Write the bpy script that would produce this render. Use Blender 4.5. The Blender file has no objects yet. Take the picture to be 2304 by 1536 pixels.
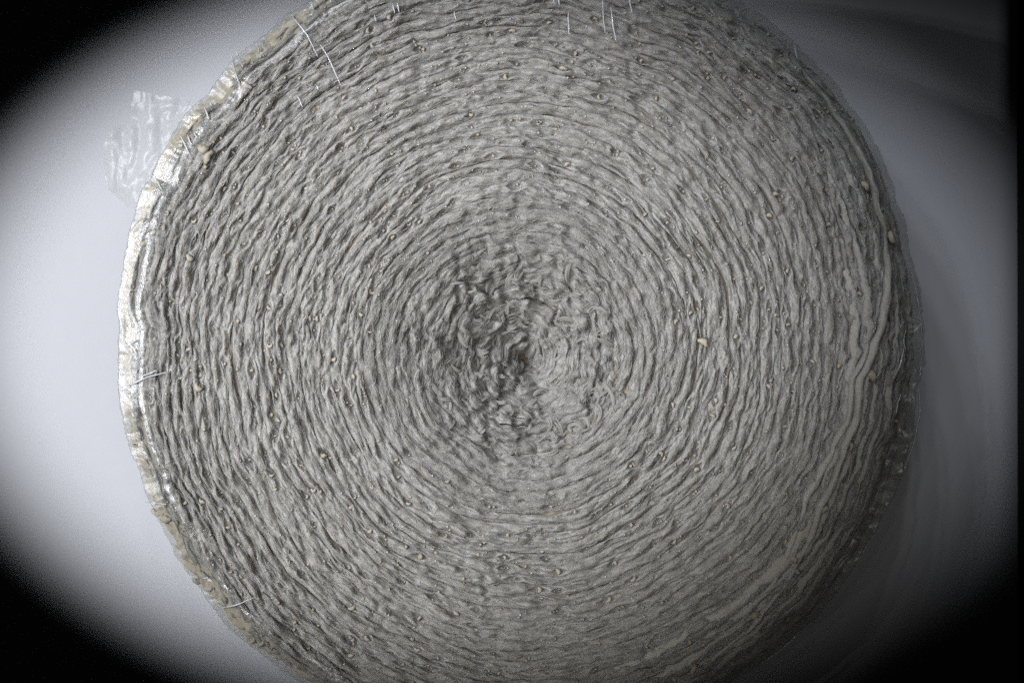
import bpy, math, random
import numpy as np
from mathutils import Matrix, Vector

# ------------------------------------------------------------------ scale
# All measures of the roll are written in "units" (915 units = roll radius = 50 mm).
R = 915.0
S = 0.05 / R                     # unit -> metre
ROLL_H = 0.030                   # roll height (its top face is at this z)
CAM_D = 0.300                    # camera distance above the top face
CAM_Z = ROLL_H + CAM_D
PAPER_K = CAM_Z / CAM_D          # the paper lies lower, so it is this much wider in view

scene = bpy.context.scene
COL = scene.collection

# ------------------------------------------------------------------ camera
cam = bpy.data.cameras.new("camera")
cam.sensor_width = 36.0
cam.lens = 36.0 * CAM_D / (2304 * S)
cam.clip_start = 0.01
cam.clip_end = 20.0
cam.dof.use_dof = True
cam.dof.focus_distance = CAM_D
cam.dof.aperture_fstop = 40.0
camo = bpy.data.objects.new("camera", cam)
camo.location = (0, 0, CAM_Z)
COL.objects.link(camo)
scene.camera = camo

# ------------------------------------------------------------------ world, exposure
w = bpy.data.worlds.new("World")
scene.world = w
w.use_nodes = True
w.node_tree.nodes["Background"].inputs[0].default_value = (0.8, 0.88, 1.0, 1)
w.node_tree.nodes["Background"].inputs[1].default_value = 0.001
scene.view_settings.view_transform = 'Standard'
scene.view_settings.look = 'None'
scene.view_settings.exposure = 0.0
scene.view_settings.gamma = 1.0
scene.cycles.max_bounces = 8
scene.cycles.diffuse_bounces = 0
scene.cycles.transparent_max_bounces = 16
scene.cycles.use_denoising = False
scene.cycles.caustics_reflective = False
scene.cycles.caustics_refractive = False


# ------------------------------------------------------------------ lamps
def pool_lamp(name, pos, centre, a, b, watt, colour, radius, blend):
    """A spot lamp at pos whose beam lights an oval of half axes a, b (metres) round centre on the table."""
    P = np.array(pos, float)
    # cone over the ellipse {((x-cx)/a)^2 + ((y-cy)/b)^2 = 1, z = 0} with its apex at P
    # ray P + t*d meets z=0 at t = -P.z/d.z
    M = np.zeros((2, 3))
    M[0] = [P[2] / a, 0, 0]; M[1] = [0, P[2] / b, 0]
    M[0, 2] = -(P[0] - centre[0]) / a; M[1, 2] = -(P[1] - centre[1]) / b
    Q = M.T @ M - np.diag([0, 0, 1.0])
    ev, V = np.linalg.eigh(Q)
    ax = V[:, 0]
    if ax[2] > 0:
        ax = -ax
    u, v = V[:, 1], V[:, 2]
    tu, tv = math.sqrt(-ev[0] / ev[1]), math.sqrt(-ev[0] / ev[2])
    z = -ax
    if np.dot(np.cross(u, v), z) < 0:
        v = -v
    half = math.atan(tu)
    L = bpy.data.lights.new(name, 'SPOT')
    L.energy = watt; L.color = colour
    L.shadow_soft_size = radius
    L.spot_size = 2 * half; L.spot_blend = blend
    o = bpy.data.objects.new(name, L)
    m = Matrix(((u[0], v[0], z[0]), (u[1], v[1], z[1]), (u[2], v[2], z[2]))).to_4x4()
    o.matrix_world = Matrix.Translation(P) @ m @ Matrix.Diagonal((1, tv / tu, 1, 1))
    COL.objects.link(o)
    return o


def polar(az, el, d):
    az, el = math.radians(az), math.radians(el)
    return (d * math.cos(el) * math.cos(az), d * math.cos(el) * math.sin(az), d * math.sin(el))


PS = S * PAPER_K
COOL = (0.93, 0.95, 1.0)
BLUE = (0.80, 0.87, 1.0)
# the tall window to the left: a grid of small lamps, together one soft source
WIN = [(az + 3 * ((k * 7) % 3 - 1), el, wt) for k, (az, el, wt) in enumerate(
    (a_, e_, wa * we) for a_, wa in ((155, 0.9), (167, 1.15), (179, 1.15), (191, 0.8)) for e_, we in ((35, 0.50), (45, 0.80), (57, 0.85)))]
for az, el, wt in WIN:
    cx_, a_, b_, bl_ = (700, 2070, 1055, 0.32) if el < 33 else (300, 1690, 960, 0.37) if el < 40 else (30, 1255, 790, 0.10) if el < 55 else (-150, 1105, 790, 0.10)
    pool_lamp("window_lamp", polar(az, el, 0.36), (cx_ * PS, 10 * PS), a_ * PS, b_ * PS, 0.44 * wt, COOL, 0.003 if el < 40 else 0.008, bl_)
# the light from the upper edge and the weak light of the room from above
for az, el in ((94, 60), (104, 54), (114, 50), (124, 54), (134, 60)):
    pool_lamp("upper_lamp", polar(az, el, 0.60), (0, 15 * PS), 1245 * PS, 795 * PS, 0.54, BLUE, 0.008, 0.20)
for p_ in ((-0.09, 0.05, 0.60), (0.07, 0.09, 0.62), (0.03, -0.10, 0.61)):
    pool_lamp("room_lamp", p_, (0, 0), 1245 * PS, 790 * PS, 0.20, (1.0, 0.96, 0.94), 0.010, 0.12)
pool_lamp("room_lamp", polar(-18, 48, 0.6), (0, 0), 1245 * PS, 790 * PS, 0.16, (0.97, 1.0, 0.97), 0.010, 0.12)
# fill lamps added overhead to brighten the gaps, beams no wider than the roll
for k in range(4):
    ax_, ay_ = 0.10 * math.cos(0.6 + k * math.pi / 2), 0.10 * math.sin(0.6 + k * math.pi / 2)
    rr_ = 850 * S * 0.45 / (0.45 - ROLL_H)
    ax_ -= 0.09; ay_ -= 0.01
    pool_lamp("fill_lamp", (ax_, ay_, 0.45), (-ax_ * 0.07 - 20 * S, -ay_ * 0.07 - 10 * S), rr_, rr_, 0.62, (1.0, 0.975, 0.95), 0.008, 0.30)


# ------------------------------------------------------------------ noise
def _hash(ix, iy, seed):
    h = (ix.astype(np.int64) * 374761393 + iy.astype(np.int64) * 668265263 + seed * 974634777) & 0xffffffff
    h = ((h ^ (h >> 13)) * 1274126177) & 0xffffffff
    h = h ^ (h >> 16)
    return h.astype(np.float64) / 4294967295.0 * 2 - 1


def vn(x, y=0.0, seed=0):
    """smooth value noise in -1..1"""
    x = np.asarray(x, float); y = np.asarray(y, float) + np.zeros_like(x)
    ix, iy = np.floor(x), np.floor(y)
    fx, fy = x - ix, y - iy
    fx = fx * fx * fx * (fx * (fx * 6 - 15) + 10); fy = fy * fy * fy * (fy * (fy * 6 - 15) + 10)
    a = _hash(ix, iy, seed); b = _hash(ix + 1, iy, seed)
    c = _hash(ix, iy + 1, seed); d = _hash(ix + 1, iy + 1, seed)
    return (a + (b - a) * fx) * (1 - fy) + (c + (d - c) * fx) * fy


def sm(x, a, b):
    t = np.clip((np.asarray(x, float) - a) / (b - a), 0, 1)
    return t * t * (3 - 2 * t)


# ------------------------------------------------------------------ materials
def new_mat(name):
    m = bpy.data.materials.new(name); m.use_nodes = True
    nt = m.node_tree; nt.nodes.clear()
    out = nt.nodes.new("ShaderNodeOutputMaterial")
    return m, nt, out


def N(nt, kind, **kw):
    n = nt.nodes.new(kind)
    for k, v in kw.items():
        if k.startswith("i_"):
            n.inputs[k[2:].replace("_", " ")].default_value = v
        else:
            setattr(n, k, v)
    return n


def cloth_mat(name, c1, c2, bump=0.5, coarse=900.0, sss=0.0):
    m, nt, out = new_mat(name)
    p = N(nt, "ShaderNodeBsdfPrincipled")
    p.inputs["Roughness"].default_value = 0.85
    p.inputs["Specular IOR Level"].default_value = 0.25
    p.inputs["Sheen Weight"].default_value = 0.15
    p.inputs["Sheen Roughness"].default_value = 0.5
    if sss:
        p.inputs["Subsurface Weight"].default_value = sss
        p.inputs["Subsurface Radius"].default_value = (1.0, 0.9, 0.75)
        p.inputs["Subsurface Scale"].default_value = 0.0010
    tc = N(nt, "ShaderNodeTexCoord")
    n1 = N(nt, "ShaderNodeTexNoise"); n1.inputs["Scale"].default_value = coarse; n1.inputs["Detail"].default_value = 5
    nt.links.new(tc.outputs["Object"], n1.inputs["Vector"])
    cr = N(nt, "ShaderNodeMix", data_type='RGBA')
    cr.inputs[6].default_value = (*c1, 1); cr.inputs[7].default_value = (*c2, 1)
    nt.links.new(n1.outputs["Fac"], cr.inputs[0])
    nt.links.new(cr.outputs[2], p.inputs["Base Color"])
    uv = N(nt, "ShaderNodeUVMap"); uv.uv_map = "cloth"
    mp = N(nt, "ShaderNodeMapping"); mp.inputs["Scale"].default_value = (14.0, 5.0, 1)
    nt.links.new(uv.outputs[0], mp.inputs[0])
    n2 = N(nt, "ShaderNodeTexNoise"); n2.inputs["Scale"].default_value = 1.0; n2.inputs["Detail"].default_value = 6
    n2.inputs["Roughness"].default_value = 0.7; n2.inputs["Distortion"].default_value = 1.2
    nt.links.new(mp.outputs[0], n2.inputs["Vector"])
    b = N(nt, "ShaderNodeBump"); b.inputs["Strength"].default_value = bump; b.inputs["Distance"].default_value = 0.00025
    nt.links.new(n2.outputs["Fac"], b.inputs["Height"])
    nt.links.new(b.outputs[0], p.inputs["Normal"])
    nt.links.new(p.outputs[0], out.inputs[0])
    return m


def film_mat(name, rough, milky, gain):
    m, nt, out = new_mat(name)
    tr = N(nt, "ShaderNodeBsdfTransparent"); tr.inputs[0].default_value = (0.97, 0.97, 0.95, 1)
    df = N(nt, "ShaderNodeBsdfDiffuse"); df.inputs[0].default_value = (0.85, 0.86, 0.84, 1)
    gl = N(nt, "ShaderNodeBsdfAnisotropic"); gl.inputs["Roughness"].default_value = rough
    tc = N(nt, "ShaderNodeTexCoord")
    no = N(nt, "ShaderNodeTexNoise"); no.inputs["Scale"].default_value = 260; no.inputs["Detail"].default_value = 3
    no.inputs["Distortion"].default_value = 0.8
    nt.links.new(tc.outputs["Object"], no.inputs["Vector"])
    b = N(nt, "ShaderNodeBump"); b.inputs["Strength"].default_value = 0.25; b.inputs["Distance"].default_value = 0.0012
    nt.links.new(no.outputs["Fac"], b.inputs["Height"])
    nt.links.new(b.outputs[0], gl.inputs["Normal"])
    lw = N(nt, "ShaderNodeLayerWeight"); lw.inputs[0].default_value = 0.5
    nt.links.new(b.outputs[0], lw.inputs["Normal"])
    pw = N(nt, "ShaderNodeMath", operation='POWER'); pw.inputs[1].default_value = 4.5
    nt.links.new(lw.outputs["Facing"], pw.inputs[0])
    mu = N(nt, "ShaderNodeMath", operation='MULTIPLY_ADD', use_clamp=True); mu.inputs[1].default_value = 0.15; mu.inputs[2].default_value = 0.06 * gain
    nt.links.new(pw.outputs[0], mu.inputs[0])
    m1 = N(nt, "ShaderNodeMixShader"); m1.inputs[0].default_value = milky
    nt.links.new(tr.outputs[0], m1.inputs[1]); nt.links.new(df.outputs[0], m1.inputs[2])
    m2 = N(nt, "ShaderNodeMixShader")
    nt.links.new(mu.outputs[0], m2.inputs[0]); nt.links.new(m1.outputs[0], m2.inputs[1]); nt.links.new(gl.outputs[0], m2.inputs[2])
    nt.links.new(m2.outputs[0], out.inputs[0])
    return m


def plain_mat(name, col, rough, spec=0.3, bump=0.0, scale=900.0, col2=None):
    m, nt, out = new_mat(name)
    p = N(nt, "ShaderNodeBsdfPrincipled")
    p.inputs["Roughness"].default_value = rough; p.inputs["Specular IOR Level"].default_value = spec
    tc = N(nt, "ShaderNodeTexCoord")
    no = N(nt, "ShaderNodeTexNoise"); no.inputs["Scale"].default_value = scale; no.inputs["Detail"].default_value = 6
    nt.links.new(tc.outputs["Object"], no.inputs["Vector"])
    cr = N(nt, "ShaderNodeMix", data_type='RGBA')
    cr.inputs[6].default_value = (*col, 1); cr.inputs[7].default_value = (*(col2 or col), 1)
    nt.links.new(no.outputs["Fac"], cr.inputs[0]); nt.links.new(cr.outputs[2], p.inputs["Base Color"])
    if bump:
        b = N(nt, "ShaderNodeBump"); b.inputs["Strength"].default_value = bump; b.inputs["Distance"].default_value = 0.0003
        nt.links.new(no.outputs["Fac"], b.inputs["Height"]); nt.links.new(b.outputs[0], p.inputs["Normal"])
    nt.links.new(p.outputs[0], out.inputs[0])
    return m


def fibre_mat(name, col):
    """thin fibres: light comes through as well as off them"""
    m, nt, out = new_mat(name)
    d = N(nt, "ShaderNodeBsdfDiffuse"); d.inputs[0].default_value = (*col, 1)
    t = N(nt, "ShaderNodeBsdfTranslucent"); t.inputs[0].default_value = (*col, 1)
    mx = N(nt, "ShaderNodeMixShader"); mx.inputs[0].default_value = 0.33
    nt.links.new(d.outputs[0], mx.inputs[1]); nt.links.new(t.outputs[0], mx.inputs[2]); nt.links.new(mx.outputs[0], out.inputs[0])
    return m


M_CLOTH = cloth_mat("white_wadding", (0.50, 0.48, 0.44), (0.59, 0.57, 0.53), 0.7, sss=0.9)
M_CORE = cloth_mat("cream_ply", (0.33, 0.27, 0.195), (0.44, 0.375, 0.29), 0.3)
M_EDGE = cloth_mat("cream_edge_ply", (0.54, 0.46, 0.33), (0.68, 0.62, 0.50), 0.4)
M_FUZZ = fibre_mat("white_fibre", (0.58, 0.56, 0.52))
M_FOLD = cloth_mat("cream_fold", (0.70, 0.66, 0.58), (0.80, 0.77, 0.70), 0.9, sss=0.5)
M_KNOT = plain_mat("cream_yarn", (0.56, 0.49, 0.37), 0.7, 0.3, 0.5, 2500, (0.66, 0.60, 0.49))
M_NUB = plain_mat("white_nub", (0.80, 0.79, 0.76), 0.4, 0.5)
M_FILM = film_mat("clear_film", 0.24, 0.05, 1.8)
M_TAIL = film_mat("crumpled_film", 0.34, 0.16, 0.9)
M_GLINT = plain_mat("glint_white_film", (0.86, 0.88, 0.88), 0.15, 0.8)  # white colour stands in for the shine along the creases
M_PAPER = plain_mat("white_paper", (0.80, 0.805, 0.83), 0.8, 0.2, 0.08, 500, (0.83, 0.835, 0.86))
M_TABLE = plain_mat("dark_table", (0.018, 0.018, 0.02), 0.5, 0.3, 0.1, 120, (0.03, 0.03, 0.032))


# ------------------------------------------------------------------ mesh helper
def mesh_obj(name, verts, faces, mat, parent=None, uvs=None, smooth=True):
    """verts (n,3) array in metres, faces (m,3|4) array"""
    me = bpy.data.meshes.new(name)
    verts = np.asarray(verts, np.float32); faces = np.asarray(faces, np.int32)
    k = faces.shape[1]
    me.vertices.add(len(verts)); me.vertices.foreach_set("co", verts.ravel())
    me.loops.add(faces.size); me.loops.foreach_set("vertex_index", faces.ravel())
    me.polygons.add(len(faces))
    me.polygons.foreach_set("loop_start", np.arange(0, faces.size, k, dtype=np.int32))
    if uvs is not None:
        ul = me.uv_layers.new(name="cloth")
        ul.data.foreach_set("uv", np.asarray(uvs, np.float32)[faces.ravel()].ravel())
    me.update(calc_edges=True); me.validate()
    if smooth:
        me.polygons.foreach_set("use_smooth", np.ones(len(faces), bool))
    me.materials.append(mat)
    o = bpy.data.objects.new(name, me)
    COL.objects.link(o)
    if parent is not None:
        o.parent = parent
    return o


def grid_faces(nr, nc, closed=False):
    """rows nr, columns nc, vertex index = r*nc + c"""
    c = np.arange(nc if closed else nc - 1); r = np.arange(nr - 1)
    rr, cc = np.meshgrid(r, c, indexing='ij')
    c2 = (cc + 1) % nc
    return np.stack([rr * nc + cc, rr * nc + c2, (rr + 1) * nc + c2, (rr + 1) * nc + cc], -1).reshape(-1, 4)


def to_m(x, y, z):
    """roll units (x right, y up, z above the top plane, origin at the middle of view) -> metres"""
    return np.stack([np.asarray(x) * S, np.asarray(y) * S, np.asarray(z) * S + ROLL_H], -1)


# ------------------------------------------------------------------ the setting: table and paper
def box(name, x0, x1, y0, y1, z0, z1, mat):
    v = [(x, y, z) for z in (z0, z1) for y in (y0, y1) for x in (x0, x1)]
    f = [(0, 2, 3, 1), (4, 5, 7, 6), (0, 1, 5, 4), (2, 6, 7, 3), (0, 4, 6, 2), (1, 3, 7, 5)]
    return mesh_obj(name, v, f, mat, smooth=False)


table = box("table", -1.2, 1.2, -0.9, 0.9, -0.04, -0.0008, M_TABLE)
table["kind"] = "structure"

gx = np.linspace(-0.19, 1139 * PS, 90); gy = np.linspace(-0.15, 0.15, 90)
X, Y = np.meshgrid(gx, gy)
Z = 0.0 - 0.00022 + 0.0002 * vn(X * 30, Y * 14, 5)
Xw = X + 0.0002 * vn(Y * 25, 0 * Y, 9) * sm(X, 0.05, 0.07)
pv = np.stack([Xw, Y, Z], -1).reshape(-1, 3)
pf = grid_faces(90, 90)
nb = len(pv)
pv2 = pv.copy(); pv2[:, 2] = -0.00065
fb = pf[:, ::-1] + nb
rim = np.concatenate([np.arange(90), np.arange(1, 90) * 90 + 89, 89 * 90 + np.arange(88, -1, -1), np.arange(88, 0, -1) * 90])
rf = np.stack([rim, np.roll(rim, -1), np.roll(rim, -1) + nb, rim + nb], -1)[:, ::-1]
paper = mesh_obj("paper_sheet", np.concatenate([pv, pv2]), np.concatenate([pf, fb, rf]), M_PAPER)
paper["label"] = "plain white paper sheet lying flat under the roll"
paper["category"] = "paper"

# ------------------------------------------------------------------ the roll
roll = bpy.data.objects.new("bandage_roll", None)
roll.empty_display_size = 0.02
COL.objects.link(roll)
roll["label"] = "thick roll of white padded bandage with cream knots, wrapped in clear film"
roll["category"] = "bandage"

NT = 37
PITCH = R / NT
CX0, CY0 = 1182 - 1152, 768 - 803      # middle of the spiral
CX1, CY1 = 1170 - 1152, 768 - 770      # middle of the outline


def rim_width(phi):
    """how far in from the outline the top face starts to fall away"""
    d = np.angle(np.exp(1j * (phi - math.radians(-28))))
    return 55 + 95 * np.exp(-(d / 0.85) ** 4)


def rim_depth(phi):
    d = np.angle(np.exp(1j * (phi - math.radians(-28))))
    return 45 + 45 * np.exp(-(d / 0.85) ** 4)


def outline(phi):
    phi = np.asarray(phi, float)
    c, s = np.cos(phi), np.sin(phi)
    return (-12 + 7 * vn(c * 3 + 9, s * 3 + 4, 31) + 5 * vn(c * 9 + 9, s * 9 + 4, 32) + 3 * vn(c * 26, s * 26, 33))


def macro(x, y):
    """height of the top face without its strands"""
    dx, dy = x - CX0, y - CY0
    d = np.hypot(dx, dy); ph = np.arctan2(dy, dx)
    wob = 1 + 0.13 * vn(np.cos(ph) * 1.6 + 5, np.sin(ph) * 1.6 + 2, 41)
    z = -62 * np.exp(-(np.hypot(dx - 8, dy + 14) / 40) ** 2) - 100 * np.exp(-(d / (140 * wob)) ** 2) - 70 * np.exp(-(d / (270 * wob)) ** 2)
    z += 20 * np.exp(-((d - 300) / 95) ** 2) * (0.7 + 0.5 * np.cos(ph + 0.8))
    z += 9 * vn(x / 190 + 3, y / 190, 42) * sm(d, 100, 300) + 5 * vn(x / 80, y / 80, 43)
    ex, ey = x - CX1, y - CY1
    e = np.hypot(ex, ey); pe = np.arctan2(ey, ex)
    q = (R + outline(pe) - e) / rim_width(pe)
    f = np.clip(1 - q, 0, 1.3)
    z -= rim_depth(pe) * f ** 2.0
    right = np.exp(-(np.angle(np.exp(1j * (pe - math.radians(-28)))) / 0.8) ** 4)
    z += 20 * right * np.exp(-((q - 0.95) / 0.22) ** 2)
    return z


def arclen(tau):
    return math.pi * R * tau * tau / NT


def pocket(k):
    """small almond-shaped gaps between the locks: is there one, where along the cloth, where across"""
    k = np.asarray(k, float)
    return (_hash(k, k * 0, 201) > 0.15) * 1.0, (k + 0.5 + 0.45 * _hash(k, k * 0, 202)) * 50.0, 0.8 * _hash(k, k * 0, 203)


def turn_surf(n, u, phi):
    """point of turn n; u in 0..1 across its thickness, phi in 0..2pi; returns x, y, z, S in roll units"""
    u = np.asarray(u, float); phi = np.asarray(phi, float)
    tau = n + phi / (2 * math.pi)
    Sx = arclen(tau)
    rho_mid = (tau + 0.5) * PITCH
    fluff = 1 - sm(rho_mid, 170, 360)
    v = u * 2 - 1
    p = (1 - np.abs(v) ** 2.6) ** 0.7
    wid = 1.14 + 0.34 * vn(Sx / 52, 0.5, 1) + 0.14 * vn(Sx / 24, 0.5, 2)
    lean = 3 * vn(Sx / 120, 0.5, 5) + 1.8 * vn(Sx / 36, 0.5, 6) + 0.8 * vn(Sx / 15, 0.5, 45)
    lat = v * wid * PITCH * 0.5 + lean * p + 4 * vn(Sx / 160, 0.5, 7)
    lat += 1.2 * vn(Sx / 24, u * 2.2, 8)
    # the edge of the cloth is a row of overlapping spindle-shaped locks
    lock = np.zeros_like(u)
    SP = 11.5
    k0 = np.floor(Sx / SP)
    for dk in range(-4, 5):
        kk_ = k0 + dk
        h1 = _hash(kk_, kk_ * 0, 101); h2 = _hash(kk_, kk_ * 0, 102); h3 = _hash(kk_, kk_ * 0, 103)
        h4 = _hash(kk_, kk_ * 0, 104); h5 = _hash(kk_, kk_ * 0, 105)
        half = 32 + 18 * h1
        s_ = (Sx - (kk_ + 0.5 + 0.5 * h2) * SP) / half
        cl = 1.0 * h3 + (0.22 * h4 + 0.12) * s_ + 0.10 * np.sin(s_ * 3 + h5 * 3)
        wl = (0.46 + 0.22 * h5) * np.clip(1 - np.abs(s_ + 0.12) ** 1.5, 0, 1) ** 0.9
        e_ = np.clip(1 - ((v - cl) / np.maximum(wl, 1e-3)) ** 2, 0, 1) ** 0.45
        lock = np.maximum(lock, e_ * (9 + 6 * h4) * np.clip(1.15 - 0.75 * np.abs(s_), 0, 1))
    k1 = np.floor(Sx / 50.0)
    pock = np.zeros_like(u)
    for dk in (-1, 0, 1):
        on, ps, pv_ = pocket(k1 + dk)
        al = np.clip(1 - np.abs((Sx - ps) / (21 + 6 * _hash(k1 + dk, k1 * 0, 206))) ** 1.4, 0, 1)
        pock = np.maximum(pock, on * np.clip(1 - ((v - pv_) / np.maximum(0.62 * al, 1e-3)) ** 2, 0, 1) ** 0.6 * al ** 0.4)
        # a fuller, rounder lock now and then
        hp = _hash(k1 + dk, k1 * 0, 207); sp_ = (Sx - (k1 + dk + 0.5 + 0.4 * hp) * 50.0) / 44.0
        wp = 0.75 * np.clip(1 - np.abs(sp_) ** 1.7, 0, 1)
        ep = np.clip(1 - ((v - 0.5 * _hash(k1 + dk, k1 * 0, 208) - 0.2 * sp_) / np.maximum(wp, 1e-3)) ** 2, 0, 1) ** 0.5
        lock = np.maximum(lock, (_hash(k1 + dk, k1 * 0, 209) > 0.1) * ep * 17 * np.clip(1.1 - 0.7 * np.abs(sp_), 0, 1))
    pock = pock * sm(rho_mid, 230, 380)
    z = (3 + 4 * vn(Sx / 80, 0.5, 3)) * p + 0.95 * lock * (0.5 + 0.5 * p) * (1 - 0.8 * pock) - 5 * pock
    z += 6.0 * (np.abs(vn(Sx / 34, u * 1.7 + 3, 15) + 0.2 * vn(Sx / 11, u * 4, 16)) * 1.5 - 0.4) * (0.4 + 0.6 * p)
    z += (2.0 * vn(Sx / 22, u * 3.0, 12) + 1.2 * vn(Sx / 9, u * 5, 13) + 1.0 * vn(Sx / 4.6, u * 7, 14)) * (0.4 + 0.6 * p)
    z -= 4 * sm(np.abs(v), 0.93, 1.0)
    rho = rho_mid + lat
    rho = np.maximum(rho, 1.5)
    t = np.clip(rho / R, 0, 1)
    ou = outline(phi)
    rr = rho + ou * t ** 3
    dl = np.angle(np.exp(1j * (phi - math.radians(178))))
    lim = R + ou - 8 - 10 * np.exp(-(dl / 1.15) ** 4)
    rr = np.where(rr > lim, lim - 0.06 * (rr - lim), rr)
    cx = CX0 + (CX1 - CX0) * t; cy = CY0 + (CY1 - CY0) * t
    x = cx + rr * np.cos(phi); y = cy + rr * np.sin(phi)
    edge = sm(R - rr, 4, 60)
    wx = 8 * vn(x / 130, y / 130, 21) + 1.2 * vn(x / 38, y / 38, 22)
    wy = 8 * vn(x / 130 + 40, y / 130, 23) + 1.2 * vn(x / 38 + 40, y / 38, 24)
    wx = wx * edge + fluff * (8 * vn(x / 40, y / 40, 25) + 3.5 * vn(x / 17, y / 17, 26))
    wy = wy * edge + fluff * (8 * vn(x / 40 + 70, y / 40, 27) + 3.5 * vn(x / 17 + 70, y / 17, 28))
    x2, y2 = x + wx, y + wy
    z = z + macro(x2, y2) + fluff * (19 * (np.abs(vn(x / 36, y / 36, 29) + 0.25 * vn(x / 12, y / 12, 36)) * 1.7 - 0.5) + 5 * vn(x / 60, y / 60, 30))
    return x2, y2, z, Sx


UROW = np.concatenate([[0.0], np.linspace(0.03, 0.97, 18), [1.0]])
for n in range(NT):
    rad = (n + 1) * PITCH
    nc = int(max(420, 2 * math.pi * rad / 3.0))
    ph = np.linspace(0, 2 * math.pi, nc)
    UU, PP = np.meshgrid(UROW, ph, indexing='ij')
    x, y, z, Sx = turn_surf(n, UU, PP)
    z[0] -= 14; z[-1] -= 14
    uv = np.stack([Sx / 100.0, UU], -1).reshape(-1, 2)
    f = grid_faces(len(UROW), nc)[:, ::-1]
    mesh_obj("cloth_turn", to_m(x, y, z).reshape(-1, 3), f, M_CLOTH, roll, uv)

# the cream ply that shows between the turns, and the side of the roll under it
nrow, ncol = 150, 520
tt = np.linspace(0.0, 1, nrow) ** 0.9
ph = np.linspace(0, 2 * math.pi, ncol, endpoint=False)
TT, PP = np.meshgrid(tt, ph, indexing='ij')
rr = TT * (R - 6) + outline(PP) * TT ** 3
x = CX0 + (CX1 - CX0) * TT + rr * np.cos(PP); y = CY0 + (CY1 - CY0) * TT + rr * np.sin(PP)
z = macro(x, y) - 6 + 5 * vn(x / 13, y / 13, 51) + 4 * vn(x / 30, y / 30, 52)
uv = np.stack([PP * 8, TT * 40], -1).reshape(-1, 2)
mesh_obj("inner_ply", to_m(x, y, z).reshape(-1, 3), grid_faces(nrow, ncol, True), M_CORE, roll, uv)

zbot = -ROLL_H / S + 9
nz = 80
ncol2 = 900
ph2 = np.linspace(0, 2 * math.pi, ncol2, endpoint=False)
zz = np.linspace(0, 1, nz)
ZZ, PP = np.meshgrid(zz, ph2, indexing='ij')
corner = np.clip(ZZ / 0.45, 0, 1)                       # rounded shoulder, then straight side
below = np.clip((ZZ - 0.45) / 0.55, 0, 1)
ci, si = np.cos(PP), np.sin(PP)
r_in = R - 46 + outline(PP)
zi = macro(CX1 + r_in * ci, CY1 + r_in * si) - 2
PW = (PP + 1.57) % 6.2831853
lump = np.abs(vn(PW * 40, ZZ * 7, 53)) * 15 + 5 * vn(PW * 90, ZZ * 14, 54) + 2.0 * vn(PW * 200, ZZ * 30, 55)
lm = 0.3 + 0.7 * np.exp(-(np.angle(np.exp(1j * (PP - 3.1))) / 1.3) ** 4)
r_o = r_in + 41 * np.sin(corner * math.pi / 2) + lump * lm * sm(ZZ, 0.02, 0.2) * 0.7 - 12 * below ** 4
z_o = zi - 42 * (1 - np.cos(corner * math.pi / 2)) + lump * lm * 0.6 * sm(ZZ, 0.02, 0.2) * (1 - below)
lmask = np.exp(-(np.angle(np.exp(1j * (PP - 3.1))) / 1.3) ** 4)
z_o = np.where(below > 0, z_o, np.minimum(z_o, macro(CX1 + r_o * ci, CY1 + r_o * si) - 5 + 45 * lmask))
z_o = z_o * (1 - below) + zbot * below
uv = np.stack([PP * 8, ZZ * 10], -1).reshape(-1, 2)
mesh_obj("outer_ply", to_m(CX1 + r_o * ci, CY1 + r_o * si, z_o).reshape(-1, 3), grid_faces(nz, ncol2, True), M_EDGE, roll, uv)

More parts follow.
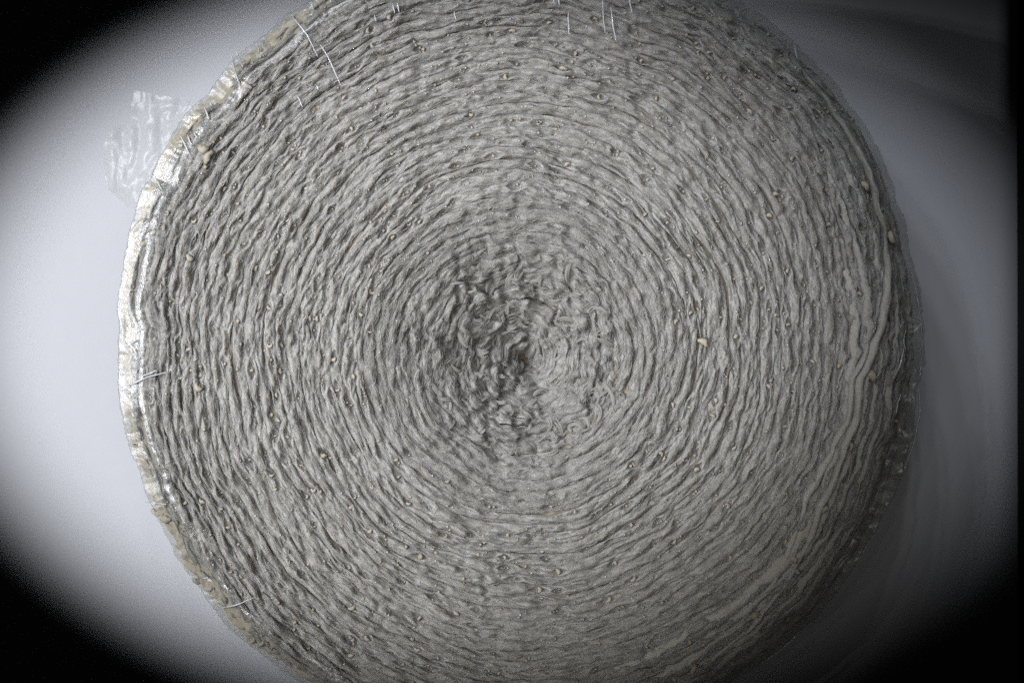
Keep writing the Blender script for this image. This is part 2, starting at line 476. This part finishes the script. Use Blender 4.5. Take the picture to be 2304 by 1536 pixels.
# broad smooth folds of the last turns along the right-hand rim
RIDGE = ((-70, 46), (-62, 62), (-50, 90), (-28, 142), (-6, 124), (6, 72), (13, 46), (25, 38), (42, 34), (50, 30))
FOLDS = [('ridge', -68, 46, 11, 27, 11), ('inner', -58, 20, 8, 20, 12), (150, -30, 18, 13, 15, 1), (146, -74, -24, 14, 15, 2), (122, -14, 30, 11, 17, 3), (120, -58, -10, 13, 16, 4), (96, -40, 8, 10, 15, 5), (97, -78, -36, 11, 14, 6),
         (78, -6, 34, 9, 13, 7), (72, -62, -8, 9, 12, 8), (50, -36, 26, 8, 10, 9), (47, -72, -30, 8, 10, 10)]
for q0, a0, a1, wd, hh, sd in FOLDS:
    m = 420; side = 9
    ph3 = np.radians(np.linspace(a0, a1, m))
    t3 = np.linspace(0, 1, m)
    if isinstance(q0, str):
        base_q = np.interp(np.degrees(ph3), [r_[0] for r_ in RIDGE], [r_[1] for r_ in RIDGE]) + (24 if q0 == 'inner' else 0)
    else:
        base_q = q0
    q = base_q + 9 * vn(t3 * 7, 0.5, 300 + sd) + 4 * vn(t3 * 24, 0.5, 310 + sd)
    rr3 = R + outline(ph3) - q
    x3 = CX1 + rr3 * np.cos(ph3); y3 = CY1 + rr3 * np.sin(ph3)
    z3 = macro(x3, y3) + 9 + 4 * vn(t3 * 13, 0.5, 320 + sd)
    env = np.sin(math.pi * np.clip(0.01 + 0.98 * t3, 0, 1)) ** 0.35
    w3 = wd * env * (1 + 0.40 * vn(t3 * 12, 0.5, 330 + sd) + 0.22 * vn(t3 * 34, 0.5, 331 + sd))
    h3_ = hh * env * (1 + 0.35 * vn(t3 * 12, 0.5, 340 + sd))
    ths = np.linspace(0, math.pi, side)
    rows = []
    for th in ths:
        dr = -math.cos(th) * w3 + 1.5 * vn(t3 * 90, th * 2, 350 + sd)
        rows.append(np.stack([x3 + dr * np.cos(ph3), y3 + dr * np.sin(ph3), z3 - 5 + math.sin(th) ** 0.8 * h3_ + 2.6 * vn(t3 * 40, th * 3, 352 + sd) + 1.4 * vn(t3 * 110, th * 3, 351 + sd)], -1))
    V = np.stack(rows, 0).reshape(-1, 3)
    uv = np.stack([np.tile(t3 * 14, side), np.repeat(ths / math.pi, m)], -1)
    mesh_obj("edge_fold", to_m(V[:, 0], V[:, 1], V[:, 2]), grid_faces(side, m)[:, ::-1], M_FOLD, roll, uv)


# ------------------------------------------------------------------ loose fibres
rng = np.random.default_rng(7)


def sample_surface(k, tmin, tmax, ulo=0.1, uhi=0.9, power=0.5):
    tau = NT * (tmin ** (1 / power) + (tmax ** (1 / power) - tmin ** (1 / power)) * rng.random(k)) ** power
    tau = np.minimum(tau, NT - 0.6)
    n = np.floor(tau); phi = (tau - n) * 2 * math.pi
    u = ulo + (uhi - ulo) * rng.random(k)
    x, y, z, _ = turn_surf(n, u, phi)
    return n, u, phi, np.stack([x, y, z], -1)


def hairs(k, tmin, tmax, lmin, lmax, wid, du, lift):
    """flat tapered fibres that follow the cloth and lift a little off it"""
    n, u, phi, _ = sample_surface(k, tmin, tmax, 0.06, 0.94)
    rho = np.maximum((n + phi / (2 * math.pi) + 0.5) * PITCH, 12)
    ln = lmin + (lmax - lmin) * rng.random(k) ** 1.6
    dph = ln / rho * np.where(rng.random(k) < 0.5, -1, 1)
    d_u = rng.normal(0, du, k)
    off = 0.6 + lift * rng.random(k) ** 2
    bow = rng.normal(0, 2.0, k)
    seg = 4
    pts = []
    for j in range(seg):
        t = j / (seg - 1)
        x, y, z, _ = turn_surf(n, np.clip(u + d_u * t, 0.03, 0.97), phi + dph * t)
        b = bow * math.sin(math.pi * t)
        pts.append(np.stack([x + b * np.cos(phi), y + b * np.sin(phi), z + off * (0.5 + 1.2 * t)], -1))
    P = np.stack(pts, 1)
    T = P[:, -1] - P[:, 0]; T /= np.linalg.norm(T, axis=1)[:, None] + 1e-9
    up = np.tile([0, 0, 1.0], (k, 1))
    B = np.cross(T, up); B /= np.linalg.norm(B, axis=1)[:, None] + 1e-9
    B = B + np.array([0, 0, 1.0]) * rng.normal(0, 0.4, k)[:, None]
    w_ = (wid * (0.6 + 0.8 * rng.random(k)))[:, None, None] * np.array([0.7, 1.0, 0.9, 0.25])[None, :, None]
    V = np.stack([P + B[:, None] * w_, P - B[:, None] * w_], 2).reshape(k, seg * 2, 3)
    f = np.array([(2 * j, 2 * j + 1, 2 * j + 3, 2 * j + 2) for j in range(seg - 1)])
    F = (np.arange(k)[:, None, None] * (2 * seg) + f[None]).reshape(-1, 4)
    return V.reshape(-1, 3), F


def join(parts):
    V, F, o = [], [], 0
    for v, f in parts:
        V.append(v); F.append(f + o); o += len(v)
    return np.concatenate(V), np.concatenate(F)


V, F = join([hairs(80000, 0.10, 0.985, 9, 32, 0.50, 0.14, 1.6),
             hairs(15000, 0.0, 0.38, 9, 34, 0.50, 0.35, 4.0)])
fz = mesh_obj("fibre_fuzz", to_m(V[:, 0], V[:, 1], V[:, 2]), F, M_FUZZ, roll)
fz["kind"] = "stuff"

# ------------------------------------------------------------------ tiny white nubs along the turns
k = 1500
n, u, phi, P = sample_surface(k, 0.30, 0.98, 0.35, 0.65)
upper = np.clip(np.sin(phi) * 0.9 + 0.45, 0.12, 1) + 0.35 * np.clip(-np.sin(phi) - 0.4, 0, 1)
keep = rng.random(k) < upper
P = P[keep]; k = len(P)
oct_v = np.array([(1, 0, 0), (-1, 0, 0), (0, 1, 0), (0, -1, 0), (0, 0, 1), (0, 0, -1)], float)
oct_f = np.array([(0, 2, 4), (2, 1, 4), (1, 3, 4), (3, 0, 4), (2, 0, 5), (1, 2, 5), (3, 1, 5), (0, 3, 5)])
rad = 2.0 + 1.6 * rng.random(k) ** 2
V = (P[:, None] + np.array([0, 0, 2.0]) + oct_v[None] * rad[:, None, None] * np.array([1, 1, 1.3])).reshape(-1, 3)
F = (np.arange(k)[:, None, None] * 6 + oct_f[None]).reshape(-1, 3)
nb = mesh_obj("thread_nubs", to_m(V[:, 0], V[:, 1], V[:, 2]), F, M_NUB, roll)
nb["kind"] = "stuff"


# ------------------------------------------------------------------ cream knots of yarn
def knot_mesh(i):
    """a short length of twisted yarn curled over itself"""
    r = random.Random(100 + i)
    m = 13; side = 7
    bend = r.uniform(0.8, 4.2); L = r.uniform(13, 22); rad0 = r.uniform(3.2, 5.0)
    pts = []
    a = r.uniform(-0.4, 0.4); p = np.zeros(3)
    for j in range(m):
        pts.append(p.copy())
        p = p + np.array([math.cos(a), math.sin(a), 0.35 * math.sin(j / (m - 1) * math.pi * 2)]) * (L / (m - 1))
        a += bend / (m - 1) * r.uniform(0.6, 1.4)
    pts = np.array(pts); pts -= pts.mean(0)
    T = np.gradient(pts, axis=0); T /= np.linalg.norm(T, axis=1)[:, None]
    up = np.array([0, 0, 1.0])
    V = []
    for j in range(m):
        b = np.cross(T[j], up); b /= np.linalg.norm(b); c = np.cross(b, T[j])
        t = j / (m - 1)
        env = math.sin(math.pi * (0.06 + 0.88 * t)) ** 0.5
        for s_ in range(side):
            th = 2 * math.pi * s_ / side
            rr = rad0 * env * (1 + 0.22 * math.cos(2 * th + t * 11) + r.uniform(-0.08, 0.08))
            V.append(pts[j] + b * rr * math.cos(th) + c * rr * math.sin(th))
    V = np.array(V)
    F = grid_faces(m, side, True)
    V = np.concatenate([V, pts[:1], pts[-1:]])
    cap = []
    for s_ in range(side):
        cap.append((m * side, (s_ + 1) % side, s_, s_)); o = (m - 1) * side
        cap.append((m * side + 1, o + s_, o + (s_ + 1) % side, o + (s_ + 1) % side))
    return V, F, np.array(cap)


KN = []
for i in range(10):
    V, F, cap = knot_mesh(i)
    me = bpy.data.meshes.new("knot")
    me.from_pydata((V * S).tolist(), [], F.tolist() + [c[:3] for c in cap.tolist()])
    me.polygons.foreach_set("use_smooth", np.ones(len(me.polygons), bool))
    me.materials.append(M_KNOT)
    KN.append(me)


def place_knot(i, x, y, z, ang, sc):
    o = bpy.data.objects.new("knot", KN[i % len(KN)])
    o.location = (x * S, y * S, z * S + ROLL_H)
    o.rotation_euler = (rng.normal(0, 0.35), rng.normal(0, 0.35), ang)
    o.scale = (sc, sc, sc)
    COL.objects.link(o)
    o.parent = roll


# the gaps between the locks, outermost most often, hold a knot or a few flecks of the cream yarn
kmax = int(arclen(NT - 0.7) / 50.0)
on, ps, pv_ = pocket(np.arange(kmax))
ptau = np.sqrt(np.maximum(ps, 1) * NT / (math.pi * R))
good = np.where((on > 0) & (ptau > 0.36 * NT))[0]
rng.shuffle(good)
pn = np.floor(ptau); pph = (ptau - pn) * 2 * math.pi
px_, py_, pz_, _ = turn_surf(pn, (pv_ + 1) / 2, pph)
for i in good[:265]:
    place_knot(i, px_[i], py_[i], pz_[i] + rng.uniform(5, 9), pph[i] + math.pi / 2 + rng.normal(0, 0.5), rng.uniform(0.5, 1.0))
rest = np.repeat(good[265:], 3)
FLECK = np.stack([px_[rest], py_[rest], pz_[rest]], -1) + rng.normal(0, 1, (len(rest), 3)) * np.array([5, 5, 1.5]) + np.array([0, 0, 5.0])
# larger ones that stand out: round the left rim and along the right-hand ridge
BIG = [(340, 470, 1.7), (325, 545, 1.5), (283, 610, 1.5), (285, 650, 1.6), (285, 740, 1.5), (268, 800, 1.5), (275, 825, 1.4), (300, 990, 1.5),
       (350, 1150, 1.7), (372, 1165, 1.8), (440, 1310, 1.5), (465, 1320, 1.8), (565, 1440, 1.6), (590, 1445, 1.3), (560, 195, 1.4), (460, 335, 2.0), (470, 355, 1.8),
       (430, 580, 1.4), (345, 440, 2.0), (1955, 845, 2.1), (1845, 1142, 1.9), (1780, 1257, 1.6), (1905, 1000, 1.6), (1945, 420, 1.7), (1560, 1500, 1.8), (1700, 1385, 1.7),
       (2005, 530, 1.9), (1790, 1285, 1.4), (450, 870, 1.4), (1580, 770, 1.5)]
for i, (px, py, sc) in enumerate(BIG):
    x = px - 1152; y = 768 - py
    zz_ = macro(np.array([float(x)]), np.array([float(y)]))[0] + 17
    place_knot(i * 3, x, y, zz_, math.atan2(y - CY1, x - CX1) + math.pi / 2 + rng.normal(0, 0.5), sc)


n, u, phi, P = sample_surface(2200, 0.30, 0.985, 0.0, 1.0, 0.42)
P = np.concatenate([P, FLECK]); k = len(P)
rad = 2.0 + 3.0 * rng.random(k) ** 2
jit = 1 + 0.35 * rng.normal(0, 1, (k, 6, 1))
V = (P[:, None] + np.array([0, 0, 0.8]) + oct_v[None] * jit * rad[:, None, None] * np.array([1, 1, 0.9])).reshape(-1, 3)
F = (np.arange(k)[:, None, None] * 6 + oct_f[None]).reshape(-1, 3)
fl = mesh_obj("yarn_flecks", to_m(V[:, 0], V[:, 1], V[:, 2]), F, M_KNOT, roll)
fl["kind"] = "stuff"

# ------------------------------------------------------------------ curled tufts round the hollow middle
def tuft_mesh(i):
    """a curled lock: a dozen flat fibres that run side by side and meet at both ends"""
    r = random.Random(500 + i)
    m = 11
    L = r.uniform(42, 74); bend = r.choice((-1, 1)) * r.uniform(0.6, 3.2); half = r.uniform(3.5, 6.5)
    V, F = [], []
    for k_ in range(13):
        o_ = (k_ / 12 - 0.5) * 2
        bk = bend * r.uniform(0.85, 1.15); lk = L * r.uniform(0.85, 1.12); zk = (1 - o_ * o_) * 4.5 + r.uniform(-1, 1)
        a = 0.0; p = np.array([0.0, 0.0, 0.0]); base = len(V)
        for j in range(m):
            t = j / (m - 1)
            d = np.array([math.cos(a), math.sin(a), 0.0]); nrm = np.array([-d[1], d[0], 0.0])
            e = math.sin(math.pi * (0.04 + 0.92 * t)) ** 0.8
            c = p + nrm * o_ * half * e + np.array([0, 0, zk * e + 6 * math.sin(math.pi * t)])
            w_ = 1.25 * (0.35 + 0.65 * e)
            tilt = np.array([0, 0, -0.45 * o_])
            V += [c + (nrm + tilt) * w_, c - (nrm + tilt) * w_]
            p = p + d * (lk / (m - 1)); a += bk / (m - 1) * (0.5 + t)
        for j in range(m - 1):
            F.append((base + 2 * j, base + 2 * j + 1, base + 2 * j + 3, base + 2 * j + 2))
    V = np.array(V); V -= V.mean(0)
    return V, np.array(F)


TUFT = []
for i in range(12):
    V, F = tuft_mesh(i)
    me = bpy.data.meshes.new("tuft")
    me.from_pydata((V * S).tolist(), [], F.tolist())
    ul = me.uv_layers.new(name="cloth")
    lv = np.zeros(len(me.loops), np.int32); me.loops.foreach_get("vertex_index", lv)
    ul.data.foreach_set("uv", np.stack([(lv // 2) * 0.03, (lv % 2) * 0.3], -1).astype(np.float32).ravel())
    me.polygons.foreach_set("use_smooth", np.ones(len(me.polygons), bool))
    me.materials.append(M_FUZZ)
    TUFT.append(me)
for i in range(220):
    d = 225 * math.sqrt((i + 0.5) / 220) * rng.uniform(0.85, 1.15); ang = i * 2.39996 + rng.normal(0, 0.3)
    x = CX0 + d * math.cos(ang); y = CY0 + d * math.sin(ang)
    z = macro(np.array([x]), np.array([y]))[0] + rng.uniform(6, 14)
    o = bpy.data.objects.new("tuft", TUFT[i % 12])
    o.location = (x * S, y * S, z * S + ROLL_H)
    o.rotation_euler = (rng.normal(0, 0.5), rng.normal(0, 0.5), ang + math.pi / 2 + rng.normal(0, 0.9 - 0.4 * d / 225))
    sc = rng.uniform(0.55, 1.0); o.scale = (sc, sc, sc)
    COL.objects.link(o); o.parent = roll


# ------------------------------------------------------------------ the clear film round the roll
def film_stand(phi):
    """how far the film stands off the roll"""
    d = np.angle(np.exp(1j * (phi - math.radians(-8))))
    loose = np.exp(-(d / 0.42) ** 4)
    c, s_ = np.cos(phi), np.sin(phi)
    return 7 + 3 * vn(c * 14, s_ * 14, 61) + loose * (6 + 9 * vn(((phi + 1.57) % 6.2831853) * 9, 0 * phi, 62)) + 1.0 * vn(((phi + 1.57) % 6.2831853) * 45, 0 * phi, 63)


def film_surf(phi, k):
    """k: 0 foot of the roll .. 1 rim .. 2 inner edge of the film on the top face"""
    ro = R + outline(phi) + film_stand(phi)
    side = np.clip(k, 0, 1); top = np.clip(k - 1, 0, 1)
    inner = 30 + 22 * np.cos(phi - 2.2) + 16 * vn(np.cos(phi) * 4, np.sin(phi) * 4, 64) + 12 * vn(((phi + 1.57) % 6.2831853) * 11, 0 * phi, 65)
    inner = np.maximum(inner, 12)
    wr = vn(((phi + 1.57) % 6.2831853) * 70 + 3 * top, k * 1.6, 66); wr2 = vn(((phi + 1.57) % 6.2831853) * 190, k * 4, 67)
    # rounded rim
    a = top * math.pi / 2
    cr = 38 + 11 * vn(np.cos(phi) * 7, np.sin(phi) * 7, 68) + 10 * (rim_width(phi) - 55) / 95
    in1 = np.minimum(top / 0.35, 1)
    rr = ro - cr * in1 - np.maximum(top - 0.35, 0) / 0.65 * inner
    x = CX1 + rr * np.cos(phi); y = CY1 + rr * np.sin(phi)
    zs = macro(x, y) * (1 - 0.6 * (top - 0.35).clip(0)) + 24
    x0 = CX1 + (R + outline(phi) - 6) * np.cos(phi); y0 = CY1 + (R + outline(phi) - 6) * np.sin(phi)
    xi = CX1 + (ro - cr) * np.cos(phi); yi = CY1 + (ro - cr) * np.sin(phi)
    zr = macro(xi, yi) + 24 - 0.36 * cr
    zt = np.where(in1 < 1, zr + 0.36 * cr * in1, zs)
    zfoot = -ROLL_H / S + 7
    z = np.where(k < 1, zfoot + (zr - zfoot) * side, zt)
    mag = (1.5 + 1.2 * sm(k, 0.2, 1.0)) * (0.6 + 0.8 * vn(((phi + 1.57) % 6.2831853) * 6, 0 * phi, 69)) * (1 - 0.7 * sm(top, 0, 0.2))
    rr2 = rr + (wr * mag + wr2 * 1.2) * (1 - in1) - 10 * (1 - side) ** 4
    z = z + (wr * mag * 0.8 + wr2 * 0.5) * in1
    x = CX1 + rr2 * np.cos(phi); y = CY1 + rr2 * np.sin(phi)
    return x, y, z


kk = np.concatenate([np.linspace(0, 0.98, 16), np.linspace(1.0, 1.35, 14), np.linspace(1.38, 2.0, 16)])
ncol = 1300
ph = np.linspace(0, 2 * math.pi, ncol, endpoint=False)
KK, PP = np.meshgrid(kk, ph, indexing='ij')
x, y, z = film_surf(PP, KK)
mesh_obj("film_wrap", to_m(x, y, z).reshape(-1, 3), grid_faces(len(kk), ncol, True), M_FILM, roll)

# sharp creases of the film, their glints painted in as opaque white
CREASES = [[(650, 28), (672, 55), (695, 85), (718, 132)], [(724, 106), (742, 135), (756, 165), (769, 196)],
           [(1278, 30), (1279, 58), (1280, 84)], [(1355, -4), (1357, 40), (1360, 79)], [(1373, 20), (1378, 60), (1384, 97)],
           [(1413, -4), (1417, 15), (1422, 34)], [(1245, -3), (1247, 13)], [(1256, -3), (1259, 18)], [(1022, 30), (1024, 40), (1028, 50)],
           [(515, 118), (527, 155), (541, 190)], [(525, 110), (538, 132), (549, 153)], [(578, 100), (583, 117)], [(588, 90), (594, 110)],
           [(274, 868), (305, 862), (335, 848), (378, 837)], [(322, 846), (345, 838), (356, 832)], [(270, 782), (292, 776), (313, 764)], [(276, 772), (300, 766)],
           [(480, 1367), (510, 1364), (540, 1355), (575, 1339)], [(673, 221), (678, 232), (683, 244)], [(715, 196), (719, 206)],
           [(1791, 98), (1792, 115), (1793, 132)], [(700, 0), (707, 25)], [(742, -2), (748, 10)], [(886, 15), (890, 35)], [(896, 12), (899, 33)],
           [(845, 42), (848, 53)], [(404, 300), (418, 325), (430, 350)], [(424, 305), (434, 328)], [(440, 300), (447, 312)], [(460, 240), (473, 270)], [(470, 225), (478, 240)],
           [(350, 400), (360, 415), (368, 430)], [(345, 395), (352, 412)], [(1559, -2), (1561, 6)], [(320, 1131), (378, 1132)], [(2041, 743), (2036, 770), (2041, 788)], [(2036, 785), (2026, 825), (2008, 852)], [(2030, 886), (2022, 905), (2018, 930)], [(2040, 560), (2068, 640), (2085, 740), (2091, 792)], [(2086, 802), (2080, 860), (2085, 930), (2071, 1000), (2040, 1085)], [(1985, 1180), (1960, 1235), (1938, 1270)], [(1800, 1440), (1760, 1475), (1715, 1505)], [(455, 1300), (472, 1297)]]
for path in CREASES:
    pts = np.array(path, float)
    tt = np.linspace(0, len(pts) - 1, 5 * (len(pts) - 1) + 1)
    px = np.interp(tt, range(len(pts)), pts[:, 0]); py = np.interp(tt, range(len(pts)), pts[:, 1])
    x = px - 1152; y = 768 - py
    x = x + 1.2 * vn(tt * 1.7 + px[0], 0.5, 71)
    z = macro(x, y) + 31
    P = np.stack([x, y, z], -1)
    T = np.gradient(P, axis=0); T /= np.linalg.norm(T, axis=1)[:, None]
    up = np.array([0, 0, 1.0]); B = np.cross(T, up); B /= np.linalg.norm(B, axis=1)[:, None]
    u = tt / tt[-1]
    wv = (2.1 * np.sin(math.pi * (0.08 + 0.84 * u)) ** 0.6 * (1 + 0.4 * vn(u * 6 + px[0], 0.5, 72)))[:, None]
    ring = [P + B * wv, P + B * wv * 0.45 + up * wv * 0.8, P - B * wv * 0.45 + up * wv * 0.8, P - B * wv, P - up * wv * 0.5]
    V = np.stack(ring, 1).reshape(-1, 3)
    mesh_obj("film_crease_glint", to_m(V[:, 0], V[:, 1], V[:, 2]), grid_faces(len(P), 5, True), M_GLINT, roll)

# the loose tail of film on the left, well below the top face
inner_e = np.array([(470, 235), (440, 275), (405, 322), (375, 370), (350, 420), (322, 474)], float)
outer_e = np.array([(300, 203), (292, 270), (240, 300), (228, 350), (243, 425), (288, 466)], float)
a_ = np.linspace(0, 5, 46); b_ = np.linspace(0, 1, 34)
ix = np.interp(a_, range(6), inner_e[:, 0]); iy = np.interp(a_, range(6), inner_e[:, 1])
ox = np.interp(a_, range(6), outer_e[:, 0]) + 4 * vn(a_ * 4, 0.5, 80); oy = np.interp(a_, range(6), outer_e[:, 1])
BB, AA = np.meshgrid(b_, np.arange(46), indexing='ij')
px = ix[AA] * (1 - BB) + ox[AA] * BB; py = iy[AA] * (1 - BB) + oy[AA] * BB
fold = np.abs(vn(px / 42 + 2, py / 75, 81)) * 26 + np.abs(vn(px / 21, py / 30, 82)) * 12 + 5 * vn(px / 12, py / 14, 83) + 2 * vn(px / 5, py / 6, 84)
z = -190 - 60 * BB + fold
kz_ = (CAM_D / S - z) / (CAM_D / S)
mesh_obj("film_tail", to_m((px - 1152) * kz_, (768 - py) * kz_, z).reshape(-1, 3), grid_faces(34, 46), M_TAIL, roll)
